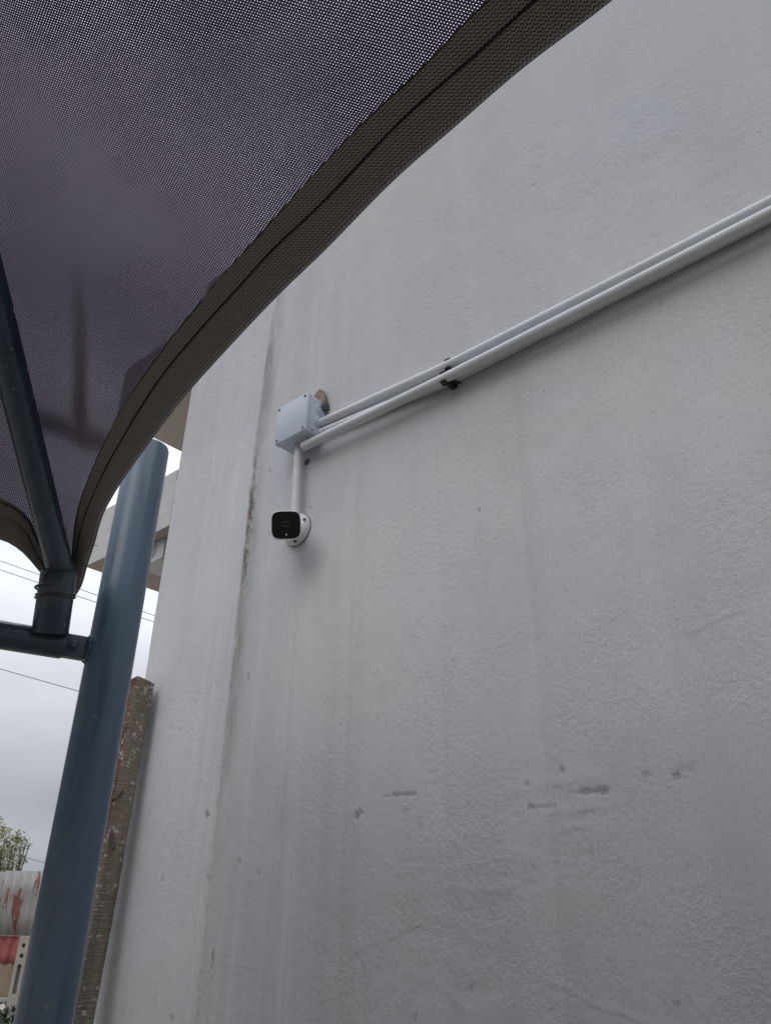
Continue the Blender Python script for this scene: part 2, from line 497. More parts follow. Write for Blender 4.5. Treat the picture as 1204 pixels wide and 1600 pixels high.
    me.polygons.add(len(q)); me.polygons.foreach_set('loop_start', np.arange(0, q.size, 4))
    me.polygons.foreach_set('loop_total', np.full(len(q), 4))
    me.update(calc_edges=True)
    ca = me.color_attributes.new('wear', 'FLOAT_COLOR', 'POINT')
    cc = np.zeros((len(co), 4)); cc[:, 3] = 1
    cc[:b0, 0] = np.clip(brown, 0, .95).ravel(); cc[:b0, 1] = np.clip(dark, 0, .95).ravel(); cc[:b0, 2] = np.clip(white, 0, .8).ravel()
    ca.data.foreach_set('color', cc.ravel())
    me.polygons.foreach_set('use_smooth', np.ones(len(q), bool))
    link('wall', me, M_wall, bld)
build_wall()
bm = bmesh.new(); box(bm, 1.364, 9, -9, YC - .004, 0, 3.955); from_bm('building_body', bm, M_slab, bld)
for nm, z0, z1, y2, lab in (('floor_slab', 2.808, 3.040, 2.772, 'lower concrete slab past the wall corner'),
                            ('floor_slab', 3.520, 3.790, 2.772, 'upper concrete slab past the wall corner')):
    bm = bmesh.new(); box(bm, 1.352, 6.5, YC + .001, y2, z0, z1)
    bmesh.ops.subdivide_edges(bm, edges=bm.edges[:], cuts=6, use_grid_fill=True)
    for v in bm.verts:
        v.co += Vector([random.uniform(-1, 1) * .0012 for _ in range(3)])
    bm.normal_update()
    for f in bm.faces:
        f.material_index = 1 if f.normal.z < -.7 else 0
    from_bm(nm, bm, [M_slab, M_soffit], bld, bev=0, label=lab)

# ------------------------------------------------------------------ junction box
def make_junction_box(parent_loc, X0, X1, y0, y1, z0, z1, label):
    """front faces -X"""
    root = empty('junction_box', parent_loc, label=label, cat='junction box')
    bm = bmesh.new(); box(bm, X0 + .016, X1, y0 + .0015, y1 - .0015, z0 + .0015, z1 - .0015)
    from_bm('box_body', bm, M_box, root, bev=.004, auto=.5)
    bm = bmesh.new(); box(bm, X0, X0 + .018, y0, y1, z0, z1)
    from_bm('lid', bm, M_box, root, bev=.0045, auto=.5)
    bm = bmesh.new(); box(bm, X0 + .0185, X0 + .0205, y0 + .002, y1 - .002, z0 + .002, z1 - .002)
    from_bm('lid_gasket', bm, M_rubber, root)
    for yy in (y0 + .011, y1 - .011):
        for zz in (z0 + .011, z1 - .011):
            bm = bmesh.new()
            m = Matrix.Translation((X0 - .0005, yy, zz)) @ frame_z((-1, 0, 0))
            lathe(bm, [(0, .0002), (.0022, .0002), (.0034, .0012), (.0042, .0012), (.0044, -.001)], m, 16)
            from_bm('lid_screw', bm, M_screw, root, smooth=True)
    for dy in (y0, y1):
        for zz in (z0 + .012,):
            bm = bmesh.new(); box(bm, X0 + .020, X0 + .030, dy - .003, dy + .003, zz, zz + .010)
            from_bm('lid_latch', bm, M_box, root, bev=.001)
    return root
JX0, JX1, JY0, JY1, JZ0, JZ1 = 1.270, 1.349, 1.430, 1.566, 2.836, 2.972
jb = make_junction_box((1.349, 1.498, 2.904), JX0, JX1, JY0, JY1, JZ0, JZ1,
                       'pale grey square junction box on the wall above the security camera')
def knockout(parent, c, nrm_, r=.019):
    bm = bmesh.new()
    m = Matrix.Translation(c) @ frame_z(nrm_)
    lathe(bm, [(r, -.002), (r, .0022), (r - .0015, .0034), (r - .004, .0034), (r - .0052, .0012), (r - .008, .0012),
               (r - .0092, .003), (r - .013, .003), (0, .0016)], m, 40)
    return from_bm('knockout', bm, M_box, parent, auto=.7)
knockout(jb, (1.329, JY0 + .0015, 2.934), (0, -1, 0), .020)
knockout(jb, (1.327, JY0 + .0015, 2.889), (0, -1, 0), .0215)
knockout(jb, (1.318, 1.508, JZ0 + .0015), (0, 0, -1), .020)
# second junction box under the lower slab
sb = empty('junction_box', (1.46, 2.42, 2.808), label='small junction box stuck under the lower concrete slab at the wall corner', cat='junction box')
bm = bmesh.new(); box(bm, 1.40, 1.50, 2.30, 2.44, 2.738, 2.806); from_bm('box_body', bm, M_pipe, sb, bev=.004, auto=.5)
bm = bmesh.new(); box(bm, 1.396, 1.504, 2.296, 2.444, 2.722, 2.736); from_bm('lid', bm, M_pipe, sb, bev=.004, auto=.5)
bm = bmesh.new(); lathe(bm, [(.024, -.002), (.024, .002), (.019, .002), (.017, -.001), (.010, -.001), (0, .001)],
                        Matrix.Translation((1.3985, 2.37, 2.772)) @ frame_z((-1, 0, 0)), 32)
from_bm('knockout', bm, M_rubber, sb, auto=.6)

# ------------------------------------------------------------------ conduits
def conduit(name, pts, label, r=.0137, n=60, flare=False):
    pts = smooth_curve(pts, n)
    bm = bmesh.new()
    q = [p + np.array([.0006 * math.sin(i * .35), 0, .0007 * math.sin(i * .21 + 1)]) for i, p in enumerate(pts)]
    tube(bm, q, r, 32)
    return from_bm(name, bm, M_pipe, None, auto=.8, label=label, cat='conduit pipe', group='white conduit pipes along the wall')
conduit('conduit_pipe', [(1.330, 1.432, 2.888), (1.330, 1.27, 2.8785), (1.330, 1.11, 2.8695), (1.331, .95, 2.8615), (1.331, .7, 2.859), (1.331, .3, 2.858), (1.331, -.4, 2.857), (1.331, -1.6, 2.857)],
        'upper white conduit pipe running from the side of the junction box to the right')
conduit('conduit_pipe', [(1.307, 1.474, 2.811), (1.307, 1.2, 2.8065), (1.307, .95, 2.8025), (1.307, .6, 2.804), (1.307, .2, 2.807), (1.307, -.5, 2.808), (1.307, -1.6, 2.808)],
        'lower front white conduit pipe that starts at the top of the short vertical pipe')
conduit('conduit_pipe', [(1.335, 1.434, 2.856), (1.335, 1.27, 2.843), (1.335, 1.11, 2.829), (1.3355, .95, 2.8155), (1.335, .7, 2.819), (1.335, .4, 2.824), (1.335, -.2, 2.829), (1.335, -1.6, 2.829)],
        'rear white conduit pipe against the wall, crossing behind the lower front pipe')
conduit('conduit_pipe', [(1.318, 1.508, 2.838), (1.3185, 1.5065, 2.76), (1.319, 1.505, 2.68), (1.3195, 1.5035, 2.60)],
        'short vertical white conduit pipe from the junction box down to the security camera')

def pipe_clip(loc, cx, cz, label):
    y = loc[1]
    root = empty('pipe_clip', loc, label=label, cat='pipe clip', group='black pipe clips')
    bm = bmesh.new()
    ri, ro, hw = .0141, .0188, .0075
    a0, a1 = R_(48), R_(312)       # gap faces -X
    N = 28
    vs = []
    for i in range(N + 1):
        a = a0 + (a1 - a0) * i / N + math.pi
        # angle measured so that pi points to -X
        c, s_ = math.cos(a), math.sin(a)
        vs.append([bm.verts.new((cx + r * c, y + dy, cz + r * s_)) for r, dy in ((ri, -hw), (ro, -hw), (ro, hw), (ri, hw))])
    for a, b in zip(vs, vs[1:]):
        for j in range(4):
            bm.faces.new((a[j], a[(j + 1) % 4], b[(j + 1) % 4], b[j]))
    bm.faces.new(vs[0]); bm.faces.new(vs[-1][::-1])
    from_bm('clip_ring', bm, M_black, root, bev=.0006)
    bm = bmesh.new(); box(bm, cx + .013, 1.352, y - .008, y + .008, cz - .009, cz + .009)
    from_bm('clip_base', bm, M_black, root, bev=.001)
pipe_clip((1.35, .952, 2.860), 1.331, 2.860, 'black pipe clip round the upper conduit pipe')
pipe_clip((1.35, .950, 2.802), 1.307, 2.802, 'black pipe clip round the lower front conduit pipe')
pipe_clip((1.35, .938, 2.815), 1.3345, 2.815, 'black pipe clip on the rear conduit pipe, just right of the other two clips')

# scraps and screw round the box
bm = bmesh.new()
pr = [(1.440, 2.965), (1.476, 2.972), (1.482, 2.996), (1.476, 3.012), (1.462, 3.026), (1.447, 3.032), (1.433, 3.018), (1.424, 2.998), (1.420, 2.972), (1.424, 2.962)]
vs = [bm.verts.new((1.333, y, z - .004)) for y, z in pr]; f = bm.faces.new(vs)
g = bmesh.ops.extrude_face_region(bm, geom=[f]); bmesh.ops.translate(bm, vec=(.010, 0, 0), verts=[v for v in g['geom'] if isinstance(v, bmesh.types.BMVert)])
o = empty('fibre_board_scrap', (1.345, 1.45, 2.97), label='brown fibre board scrap with a nail hole, poking out behind the junction box', cat='scrap')
from_bm('board', bm, M_fibre, o, bev=.0015)
bm = bmesh.new(); lathe(bm, [(0, .0003), (.003, .0003), (.0035, -.001)], Matrix.Translation((1.3326, 1.449, 2.996)) @ frame_z((-1, 0, 0)), 12)
from_bm('nail_hole', bm, M_black, o)
bm = bmesh.new()
bmesh.ops.create_icosphere(bm, subdivisions=3, radius=1, matrix=Matrix.Translation((1.338, 1.424, 2.952)) @ Matrix.Diagonal((.012, .012, .019, 1)))
for v in bm.verts: v.co += Vector([random.uniform(-1, 1) * .0016 for _ in range(3)])
from_bm('foam_scrap', bm, M_darkgrey, label='dark grey foam scrap squeezed beside the top right of the junction box', cat='scrap')
ws = empty('wall_screw', (1.35, 1.506, 2.794), label='dark screw head in the wall just under the lower front conduit pipe', cat='screw')
bm = bmesh.new(); mm = Matrix.Translation((1.348, 1.500, 2.788)) @ frame_z((-1, 0, 0))
lathe(bm, [(.0075, -.002), (.0075, .002), (.006, .004), (.002, .003), (0, .002)], mm, 20)
from_bm('screw_head', bm, M_screw, ws, auto=.6)
bm = bmesh.new(); lathe(bm, [(.010, -.003), (.0105, .0008), (.0076, .0012)], mm, 24); from_bm('wall_plug', bm, M_darkgrey, ws)

# ------------------------------------------------------------------ security camera
def rsq(bm, mat, prof, half, n=64, e=4.2, asp=.97, back=0):
    """rounded-square sections: prof = (scale, height)"""
    rings = []
    for sc_, h in prof:
        r = []
        for j in range(n):
            a = 2 * math.pi * j / n
            c, s_ = math.cos(a), math.sin(a)
            k = (abs(c) ** e + abs(s_) ** e) ** (-1 / e)
            r.append(bm.verts.new(mat @ Vector((half * sc_ * k * c, half * asp * sc_ * k * s_, h))))
        rings.append(r)
    for a, b in zip(rings, rings[1:]):
        for j in range(n):
            bm.faces.new((a[j], a[(j + 1) % n], b[(j + 1) % n], b[j]))
    bm.faces.new(rings[0][::-1]); bm.faces.new(rings[-1])
sroot = empty('security_camera', (1.35, 1.516, 2.565), label='white bullet security camera with a square black face on a round wall base', cat='security camera')
bc = Vector((1.351, 1.516, 2.563))
mb = Matrix.Translation(bc) @ frame_z((-1, 0, 0))
bm = bmesh.new()
lathe(bm, [(.047, .0), (.047, .003), (.0485, .004), (.0485, .011), (.047, .020), (.043, .027), (.034, .033), (.020, .036), (0, .037)], mb, 64)
from_bm('mounting_base', bm, M_white, sroot, auto=.6)
bm = bmesh.new(); lathe(bm, [(.050, .000), (.050, .0035), (.047, .0036)], mb, 64); from_bm('base_ring', bm, M_darkgrey, sroot)  # dark grey ring between camera base and wall
fc = Vector((1.222, 1.4255, 2.5005))
fn = Vector((-.60, -.69, -.40)).normalized()
mf = Matrix.Translation(fc) @ frame_z(fn, (-.12, 0, 1))
bm = bmesh.new()
rsq(bm, mf, [(.30, -.105), (.62, -.100), (.86, -.086), (.96, -.06), (1.0, -.03), (1.0, -.004), (.985, -.0008), (.955, 0), (.945, -.0015)], .0400)
from_bm('camera_body', bm, M_white, sroot, auto=.8)
bm = bmesh.new(); rsq(bm, mf, [(.945, -.004), (.945, -.0012), (.935, -.0006)], .0400)
fw = from_bm('face_window', bm, M_glass, sroot, auto=.6)
bm = bmesh.new(); lathe(bm, [(.010, -.0012), (.010, -.0001), (.0082, .0001), (.007, -.0004), (0, -.0002)], mf, 32)
from_bm('lens', bm, M_lens, fw, smooth=True)
bm = bmesh.new(); lathe(bm, [(.0028, -.0008), (.0024, .0003), (0, .0008)], mf @ Matrix.Translation((0, -.026, 0)), 20)
from_bm('indicator_light', bm, M_led, fw, smooth=True)
bm = bmesh.new(); tube(bm, [bc + Vector((-.025, 0, 0)), bc + Vector((-.045, -.014, -.006)), fc - fn * .085], [.022, .020, .019], 28)
from_bm('ball_joint', bm, M_white, sroot, smooth=True)
for a, lx in ((R_(-42), .036), (R_(-128), .039), (R_(80), .036)):
    p = bc + Vector((-.0285, math.cos(a) * -lx * 1, math.sin(a) * lx))
    p = bc + Vector((-.026, -math.cos(a) * lx if a > 0 else 0, 0)) if False else bc
ang = [(474.8, 811.5), (460.3, 845.5)]
for px, py in ang:
    p = on_plane(px, py, (1.326, 0, 0), np.array([1., 0, 0]))
    bm = bmesh.new(); lathe(bm, [(0, .000), (.002, .000), (.0032, .0016), (.0042, .0016), (.0046, -.004)], Matrix.Translation(Vector(p)) @ frame_z((-1, -.25, -.15)), 18)
    from_bm('base_screw', bm, M_screw, sroot, smooth=True)

# ------------------------------------------------------------------ shade structure (steel)
PX, PY, PR = .919, 1.663, .0545
PTOP = 2.697
post = empty('steel_post', (PX, PY, 0), label='thick blue-grey painted steel post standing in front of the wall corner', cat='post')
bm = bmesh.new()
pp = [(PX, PY, z) for z in (0, 1.0, 1.6, 2.2, PTOP - .010, PTOP - .004, PTOP - .001)]
tube(bm, [(a[0], a[1], a[2]) for a in pp] + [(PX, PY, PTOP)], [PR] * 5 + [PR - .002, PR - .006, PR - .012], 64)
from_bm('post_tube', bm, M_paint, post, auto=.9)

rd = Vector((-.951, .309, 0)).normalized()
rz = 2.118
def rp(t, dz=0): return Vector((PX, PY, rz + dz)) + rd * t
rail = empty('steel_rail', rp(.2), label='horizontal blue-grey steel rail bolted to the thick post', cat='rail')
bm = bmesh.new(); tube(bm, [rp(.108), rp(.112), rp(.8), rp(1.7)], [.030, .0315, .0315, .0315], 40)
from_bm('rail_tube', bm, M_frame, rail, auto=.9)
bm = bmesh.new()
mr = Matrix.Translation(rp(0)) @ Matrix((rd, Vector((0, 0, 1)).cross(rd), Vector((0, 0, 1)))).transposed().to_4x4()
box(bm, .060, .115, -.012, .012, -.027, .027, mr)
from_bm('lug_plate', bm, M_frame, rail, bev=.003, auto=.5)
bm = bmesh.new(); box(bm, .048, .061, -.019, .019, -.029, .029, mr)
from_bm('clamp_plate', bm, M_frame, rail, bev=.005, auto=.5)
# bolt through the lug, near side
side = Vector((0, 0, 1)).cross(rd).normalized()
if side.dot(Vector(EYE) - rp(0)) < 0: side = -side
mbolt = Matrix.Translation(rp(.088) + side * .012) @ frame_z(side)
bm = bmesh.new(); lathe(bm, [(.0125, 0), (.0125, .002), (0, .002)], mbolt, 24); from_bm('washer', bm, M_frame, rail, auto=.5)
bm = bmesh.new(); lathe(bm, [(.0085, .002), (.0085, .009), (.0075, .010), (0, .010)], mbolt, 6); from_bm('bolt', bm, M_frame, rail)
# weld bead
bm = bmesh.new()
wp = [rp(.054) + side * (.020 * math.cos(a)) + Vector((0, 0, .031 * math.sin(a))) for a in np.linspace(-2.6, 2.6, 40)]
tube(bm, [p + Vector([random.uniform(-1, 1) * .0015 for _ in range(3)]) for p in wp], [.0028 + random.uniform(0, .0016) for _ in wp], 8)
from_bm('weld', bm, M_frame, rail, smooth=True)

A0 = np.array([.734, 1.633, 2.278]); AD = nrm((-.644, -.646, .41))
def dep(px, py, d): return EYE + ray(px, py) / F * d
arm = empty('canopy_arm', A0, label='dark steel arm rising from its sleeve on the rail under the shade cloth', cat='support arm')
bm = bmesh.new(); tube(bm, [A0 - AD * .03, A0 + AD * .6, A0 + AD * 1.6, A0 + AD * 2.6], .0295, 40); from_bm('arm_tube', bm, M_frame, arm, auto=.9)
s0 = dep(78.5, 990, 1.765); s1 = dep(92.5, 893, 1.79)
sd_ = nrm(s1 - s0)
bm = bmesh.new()
ro, ri = .0395, .034
rings = []
NS = 48
M0 = Matrix.Translation(Vector(s0)) @ frame_z(sd_)
Lsl = float(np.linalg.norm(s1 - s0))
lathe(bm, [(ri, .05), (ri, .001), (ri + .001, 0), (ro - .001, 0), (ro, .001), (ro, Lsl - .004), (ro - .002, Lsl), (ri, Lsl + .002), (0.001, Lsl + .002)], M0, NS)
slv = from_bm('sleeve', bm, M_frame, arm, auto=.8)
bm = bmesh.new(); lathe(bm, [(0, .045), (ri, .045)], M0, 32); from_bm('sleeve_dark_disc', bm, M_hollow, slv)  # near-black disc stands in for the shade inside the sleeve

# ------------------------------------------------------------------ shade cloth
NRr = nrm((.537, 0, .844)); NRl = nrm((-.14, -.428, -.893))
AP = A0 + np.array([0, 0, .05])
TH = nrm(np.array([.30, .954, 0]) - NRr * np.dot(NRr, [.30, .954, 0]))
outer = [(112, 937), (125, 920), (131, 892), (145, 850), (157, 807), (182, 762), (210, 722), (235, 687), (276, 632.5), (316, 586), (386, 510),
         (446, 448), (500, 397), (612, 282), (708, 199), (791, 125), (890, 48), (955, 0)]
stitch = [(111, 930), (115, 915), (122.5, 855), (132.5, 810), (162.5, 740), (200, 672), (250, 592.6), (309.6, 519.5), (379, 443), (436, 380),
          (500, 322), (637, 178.6), (741, 89), (836, 0)]
inner = [(109, 925), (112, 905), (117.5, 835), (125, 790), (147.5, 730), (175, 672.5), (200, 626), (256.5, 546), (323, 463), (396, 380),
         (500, 266), (583, 178.6), (666, 104), (766, 0)]
def edge3d(pts, p0, nn, mirror_axis=None, yc=0.0):
    P = [on_plane(a, b, p0, nn) for a, b in pts]
    if mirror_axis == 'y':
        Q = [np.array([p[0], 2 * yc - p[1], p[2]]) for p in P[::-1] if p[1] > .06]
        P += [np.array([P[-1][0] - q_ * .03, yy_, P[-1][2] + q_ * .019]) for q_, yy_ in ((.6, -.15), (1, -.6), (1.1, -1.0), (1, -1.4), (.6, -1.85))]
        Q = [q for q in Q]
        mid = []
        P = P + mid + Q
    return smooth_curve(P, 420)
def pl_smooth(C, k=7):
    w_ = np.ones(k) / k
    D = C.copy()
    for i in range(3):
        pad = np.r_[np.full(k // 2, C[0, i]), C[:, i], np.full(k // 2, C[-1, i])]
        D[:, i] = np.convolve(pad, w_, 'valid')
    D[0] = C[0]; D[-1] = C[-1]
    return D
yc = -1.0
Co = pl_smooth(edge3d(outer, AP, NRr, 'y', yc)); Cs = pl_smooth(edge3d(stitch, AP, NRr, 'y', yc)); Ci = pl_smooth(edge3d(inner, AP, NRr, 'y', yc))
RIDGE0 = AP - AD * .10
PEAK = AP + AD * 3.9
RIDGE2 = np.array([RIDGE0[0], 2 * yc - RIDGE0[1], RIDGE0[2]])

def net_material():
    s = NT('shade_net'); uv = s.coord('UV')
    sp = s.n('ShaderNodeSeparateXYZ'); s.l(uv, sp.inputs[0])
    u, v = sp.outputs[0], sp.outputs[1]
    wob = s.noise(uv, 14, 2, .5)
    pu, pv = .0037, .0036
    V = s.math('DIVIDE', v, pv)
    V = s.math('ADD', V, s.math('MULTIPLY', wob, .5))
    row = s.math('FLOOR', V)
    fv = s.math('SUBTRACT', s.math('FRACT', V), .5)
    U = s.math('ADD', s.math('DIVIDE', u, pu), s.math('MULTIPLY', s.math('MODULO', s.math('ABSOLUTE', row), 2.0), .5))
    fu = s.math('SUBTRACT', s.math('FRACT', U), .5)
    cell = s.n('ShaderNodeCombineXYZ'); s.l(row, cell.inputs[0]); s.l(s.math('FLOOR', U), cell.inputs[1])
    wn = s.n('ShaderNodeTexWhiteNoise', noise_dimensions='2D'); s.l(cell.outputs[0], wn.inputs['Vector'])
    d = s.math('SQRT', s.math('ADD', s.math('POWER', s.math('MULTIPLY', fu, 3.7 / 1.35), 2), s.math('POWER', s.math('MULTIPLY', fv, 3.6), 2)))
    big = s.noise(uv, 3.0, 3, .5)
    rad = s.math('ADD', s.math('ADD', s.rng(wn.outputs[0], 0, 1, .35, .45), s.rng(big, .3, .7, -.05, .05)), 0.0)
    # dark silhouette of things behind the cloth, painted as closed-up bands
    m1 = s.n('ShaderNodeAttribute', attribute_name='closed')
    rad = s.math('SUBTRACT', rad, s.math('MULTIPLY', m1.outputs['Fac'], .36))
    hole = s.math('LESS_THAN', d, rad)
    thr = s.rng(s.math('ABSOLUTE', fv), .15, .5, 0, 1)
    col = s.mix(thr, (.022, .014, .031), (.052, .035, .070))
    col = s.mix(s.math('MULTIPLY', m1.outputs['Fac'], .7), col, (.11, .092, .07))
    s.set(Base_Color=col, Roughness=.6)
    tr = s.n('ShaderNodeBsdfTransparent'); tr.inputs[0].default_value = (.92, .85, 1.0, 1)
    tl = s.n('ShaderNodeBsdfTranslucent'); tl.inputs[0].default_value = (.055, .045, .068, 1)
    m0 = s.n('ShaderNodeMixShader'); m0.inputs[0].default_value = .15
    s.l(s.b.outputs[0], m0.inputs[1]); s.l(tl.outputs[0], m0.inputs[2])
    mx = s.n('ShaderNodeMixShader'); s.l(hole, mx.inputs[0]); s.l(m0.outputs[0], mx.inputs[1]); s.l(tr.outputs[0], mx.inputs[2])
    s.l(mx.outputs[0], s.o.inputs[0])
    return s.m
M_net = net_material()

def knit_material():
    s = NT('doubled_knit_hem'); uv = s.coord('UV')
    sp = s.n('ShaderNodeSeparateXYZ'); s.l(uv, sp.inputs[0])
    u, v = sp.outputs[0], sp.outputs[1]
    # chevrons stacked across the hem: zigzag along u
    q = s.math('DIVIDE', u, .0062)
    tri = s.math('ABSOLUTE', s.math('SUBTRACT', s.math('FRACT', q), .5))
    ph = s.math('ADD', s.math('DIVIDE', v, .0046), s.math('MULTIPLY', tri, 1.5))
    st = s.math('ABSOLUTE', s.math('SUBTRACT', s.math('FRACT', ph), .5))
    gap = s.math('MINIMUM', tri, s.math('SUBTRACT', .5, tri))
    h = s.math('MULTIPLY', s.rng(st, .08, .42, 0, 1, True), s.rng(gap, 0, .14, .2, 1, True))
    n_ = s.noise(uv, 60, 3, .6)
    col = s.mix(h, (.032, .031, .031), (.46, .425, .37))
    col = s.mix(s.rng(n_, .3, .7, 0, .25), col, (.13, .115, .10))
    return s.set(Base_Color=col, Roughness=.75, Normal=s.bump(h, .9, .0012))
M_hem = knit_material()
M_thread = simple('black_thread', (.008, .008, .010), .8, var=.2)

def grid_mesh(name, P, UV, mats, parent, extra=None, thickness=0, **k):
    n0, n1 = P.shape[:2]
    me = bpy.data.meshes.new(name)
    idx = np.arange(n0 * n1).reshape(n0, n1)
    q = np.stack([idx[:-1, :-1], idx[1:, :-1], idx[1:, 1:], idx[:-1, 1:]], -1).reshape(-1, 4)
    me.vertices.add(n0 * n1); me.vertices.foreach_set('co', P.reshape(-1, 3).ravel())
    me.loops.add(q.size); me.loops.foreach_set('vertex_index', q.ravel())
    me.polygons.add(len(q)); me.polygons.foreach_set('loop_start', np.arange(0, q.size, 4)); me.polygons.foreach_set('loop_total', np.full(len(q), 4))
    me.update(calc_edges=True)
    ul = me.uv_layers.new(name='UVMap')
    ul.data.foreach_set('uv', UV.reshape(-1, 2)[q.ravel()].ravel())
    if extra is not None:
        at = me.attributes.new('closed', 'FLOAT', 'POINT'); at.data.foreach_set('value', extra.ravel())
    me.polygons.foreach_set('use_smooth', np.ones(len(q), bool))
    o = link(name, me, mats, parent, **k)
    if thickness:
        m = o.modifiers.new('thickness', 'SOLIDIFY'); m.thickness = thickness; m.offset = 0
    return o

sail = empty('shade_sail', tuple(RIDGE0), label='dark grey woven shade cloth canopy with stitched hem, stretched overhead', cat='shade canopy')
# right panel of netting: from the inner hem line up to the ridges
def ridge_side(C):
    out = []
    n_ = len(C)
    for i in range(n_):
        t = i / (n_ - 1)
        if t < .5: out.append(RIDGE0 + (PEAK - RIDGE0) * (t * 2))
        else: out.append(PEAK + (RIDGE2 - PEAK) * (t * 2 - 1))
    return np.array(out)
def seg_mask(P, a, b, wdt):
    a = np.array(a); b = np.array(b); ab = b - a
    t = np.clip(((P - a) @ ab) / ab.dot(ab), 0, 1)
    d = np.linalg.norm(P - a - t[..., None] * ab, axis=-1)
    return d, t
K = 90
Rg = ridge_side(Ci)
tt = np.linspace(0, 1, K)[None, :, None]
P = Ci[:, None, :] * (1 - tt) + Rg[:, None, :] * tt
UVn = np.stack([P @ TH, P @ np.cross(NRr, TH)], -1)
rip = fbm(UVn[..., 0] * 2.2 + 5, UVn[..., 1] * 7 + 3, 300, 3)
edge_fade = np.clip(tt[..., 0] * 6, 0, 1) * np.clip((1 - tt[..., 0]) * 8, 0, 1)
P = P + NRr * (rip * .020 * edge_fade)[..., None]
on = lambda x, y: on_plane(x, y, AP, NRr)
d1, t1 = seg_mask(P, on(117, 395), on(126, 690), 1)
c1 = np.clip((.019 * (.35 + .65 * t1) + .004 * fbm(UVn[..., 0] * 30, UVn[..., 1] * 30, 310, 3) - d1) / .026 + .4, 0, 1) * np.clip(t1 * 2.2 + .12, 0, 1)
d2, t2 = seg_mask(P, on(60, 655), on(182, 702), 1)
c2 = np.clip((.026 + .004 * fbm(UVn[..., 0] * 30, UVn[..., 1] * 30, 311, 3) - d2) / .034 + .45, 0, 1) * .8
closed = np.maximum(np.maximum(c1, c2) * .9, np.clip((tt[..., 0] - .93) / .05 + .2 * rip, 0, 1) * np.ones_like(c1))
grid_mesh('net_panel', P, UVn, M_net, sail, extra=closed)

# left panel: outer edge leaves the same corner along the rail
EL = nrm((-.95, .31, 0))
lo = [(63, 895), (36, 871), (0, 844)]; ls = [(58, 868), (38, 835), (0, 804)]; li = [(56, 838), (40, 812), (0, 782)]
def left_curve(pts, off):
    Q = [on_plane(a, b, AP, NRl) for a, b in pts]
    st = on_plane(98, 925, AP, NRl)
    L3 = st + EL * 5.2
    last = Q[-1]
    inward = nrm(np.cross(NRl, EL)); 
    if inward.dot(PEAK - st) < 0: inward = -inward
    more = []
    for f_ in (.15, .3, .5, .7, .85):
        base = st + (L3 - st) * f_
        more.append(base + inward * (.10 * 4 * f_ * (1 - f_) + off + .07))
    return pl_smooth(smooth_curve([st] + Q + more + [L3], 200), 5)
Lo = left_curve(lo, 0); Ls = left_curve(ls, .045); Li = left_curve(li, .075)
RIDGE3 = Lo[-1].copy()
def ridge_side_l(C):
    n_ = len(C)
    return np.array([RIDGE0 + (PEAK - RIDGE0) * (2 * i / (n_ - 1)) if i / (n_ - 1) < .5 else PEAK + (RIDGE3 - PEAK) * (2 * i / (n_ - 1) - 1) for i in range(n_)])
RgL = ridge_side_l(Li)
Pl = Li[:, None, :] * (1 - tt) + RgL[:, None, :] * tt
THl = nrm(np.array([-.95, .31, 0]) * .35 + np.array([.15, -.954, .1]))
UVl = np.stack([Pl @ nrm((.30, .954, 0)), Pl @ np.cross(NRl, nrm((.30, .954, 0)))], -1)
grid_mesh('net_panel', Pl, UVl, M_net, sail, extra=np.zeros(Pl.shape[:2]))
# the two panels beyond the frame
C2 = RIDGE2; C3 = RIDGE3; C4 = np.array([RIDGE3[0] - .1, RIDGE2[1] + .1, RIDGE2[2]])
for a, b in ((C2, C4), (C4, C3)):
    E_ = np.array([a + (b - a) * t for t in np.linspace(0, 1, 40)])
    mid = (PEAK - (a + b) / 2) * .12
    E_ = E_ + np.array([mid * 4 * t * (1 - t) for t in np.linspace(0, 1, 40)])
    t3 = np.linspace(0, 1, 30)[None, :, None]
    Pb = E_[:, None, :] * (1 - t3) + PEAK[None, None, :] * t3
    d_ = nrm(b - a); p_ = nrm(np.cross(np.cross(d_, PEAK - a), d_))
    grid_mesh('net_panel', Pb, np.stack([Pb @ d_, Pb @ p_], -1), M_net, sail, extra=np.zeros(Pb.shape[:2]))

def hem_strip(name, A, B, nn, bulge, roll=0, K=14, lift=.003, **k):
    """A outer line, B inner line; nn points up, hem hangs a little under the net"""
    s_ = np.r_[0, np.cumsum(np.linalg.norm(np.diff(A, axis=0), axis=1))]
    t_ = np.linspace(0, 1, K)
    P = A[:, None, :] * (1 - t_)[None, :, None] + B[:, None, :] * t_[None, :, None]
    wd = np.linalg.norm(A - B, axis=1)
    prof = -bulge * np.sqrt(np.clip(1 - (2 * t_ - 1) ** 2, 0, 1)) - lift
    if roll:
        prof = prof + roll * np.clip(1 - t_ / .22, 0, 1) ** 2
    sc_ = np.clip(wd / .03, .2, 1)
    wr = fbm(s_[:, None] * 14 + t_[None, :] * 2, t_[None, :] * 3 + s_[:, None] * 0, 330, 3) * .0018
    P = P + nn * (prof[None, :] * sc_[:, None] + wr)[..., None]
    UV = np.stack([np.repeat(s_[:, None], K, 1), t_[None, :] * wd[:, None]], -1)
    return grid_mesh(name, P, UV, M_hem, sail, thickness=.0016, **k)
up = NRr if NRr[2] > 0 else -NRr
upl = NRl if NRl[2] > 0 else -NRl
dirn = lambda A, B, f: A + (B - A) * f
hem_strip('hem', Co, dirn(Cs, Co, .02), up, .005, roll=.012)
hem_strip('hem', dirn(Cs, Ci, .03), dirn(Cs, Ci, 1.06), up, .0035)
hem_strip('hem', Lo, dirn(Ls, Lo, -.10), upl, .005, roll=.010)
hem_strip('hem', dirn(Ls, Li, .03), dirn(Ls, Li, 1.18), upl, .0035, lift=.001)
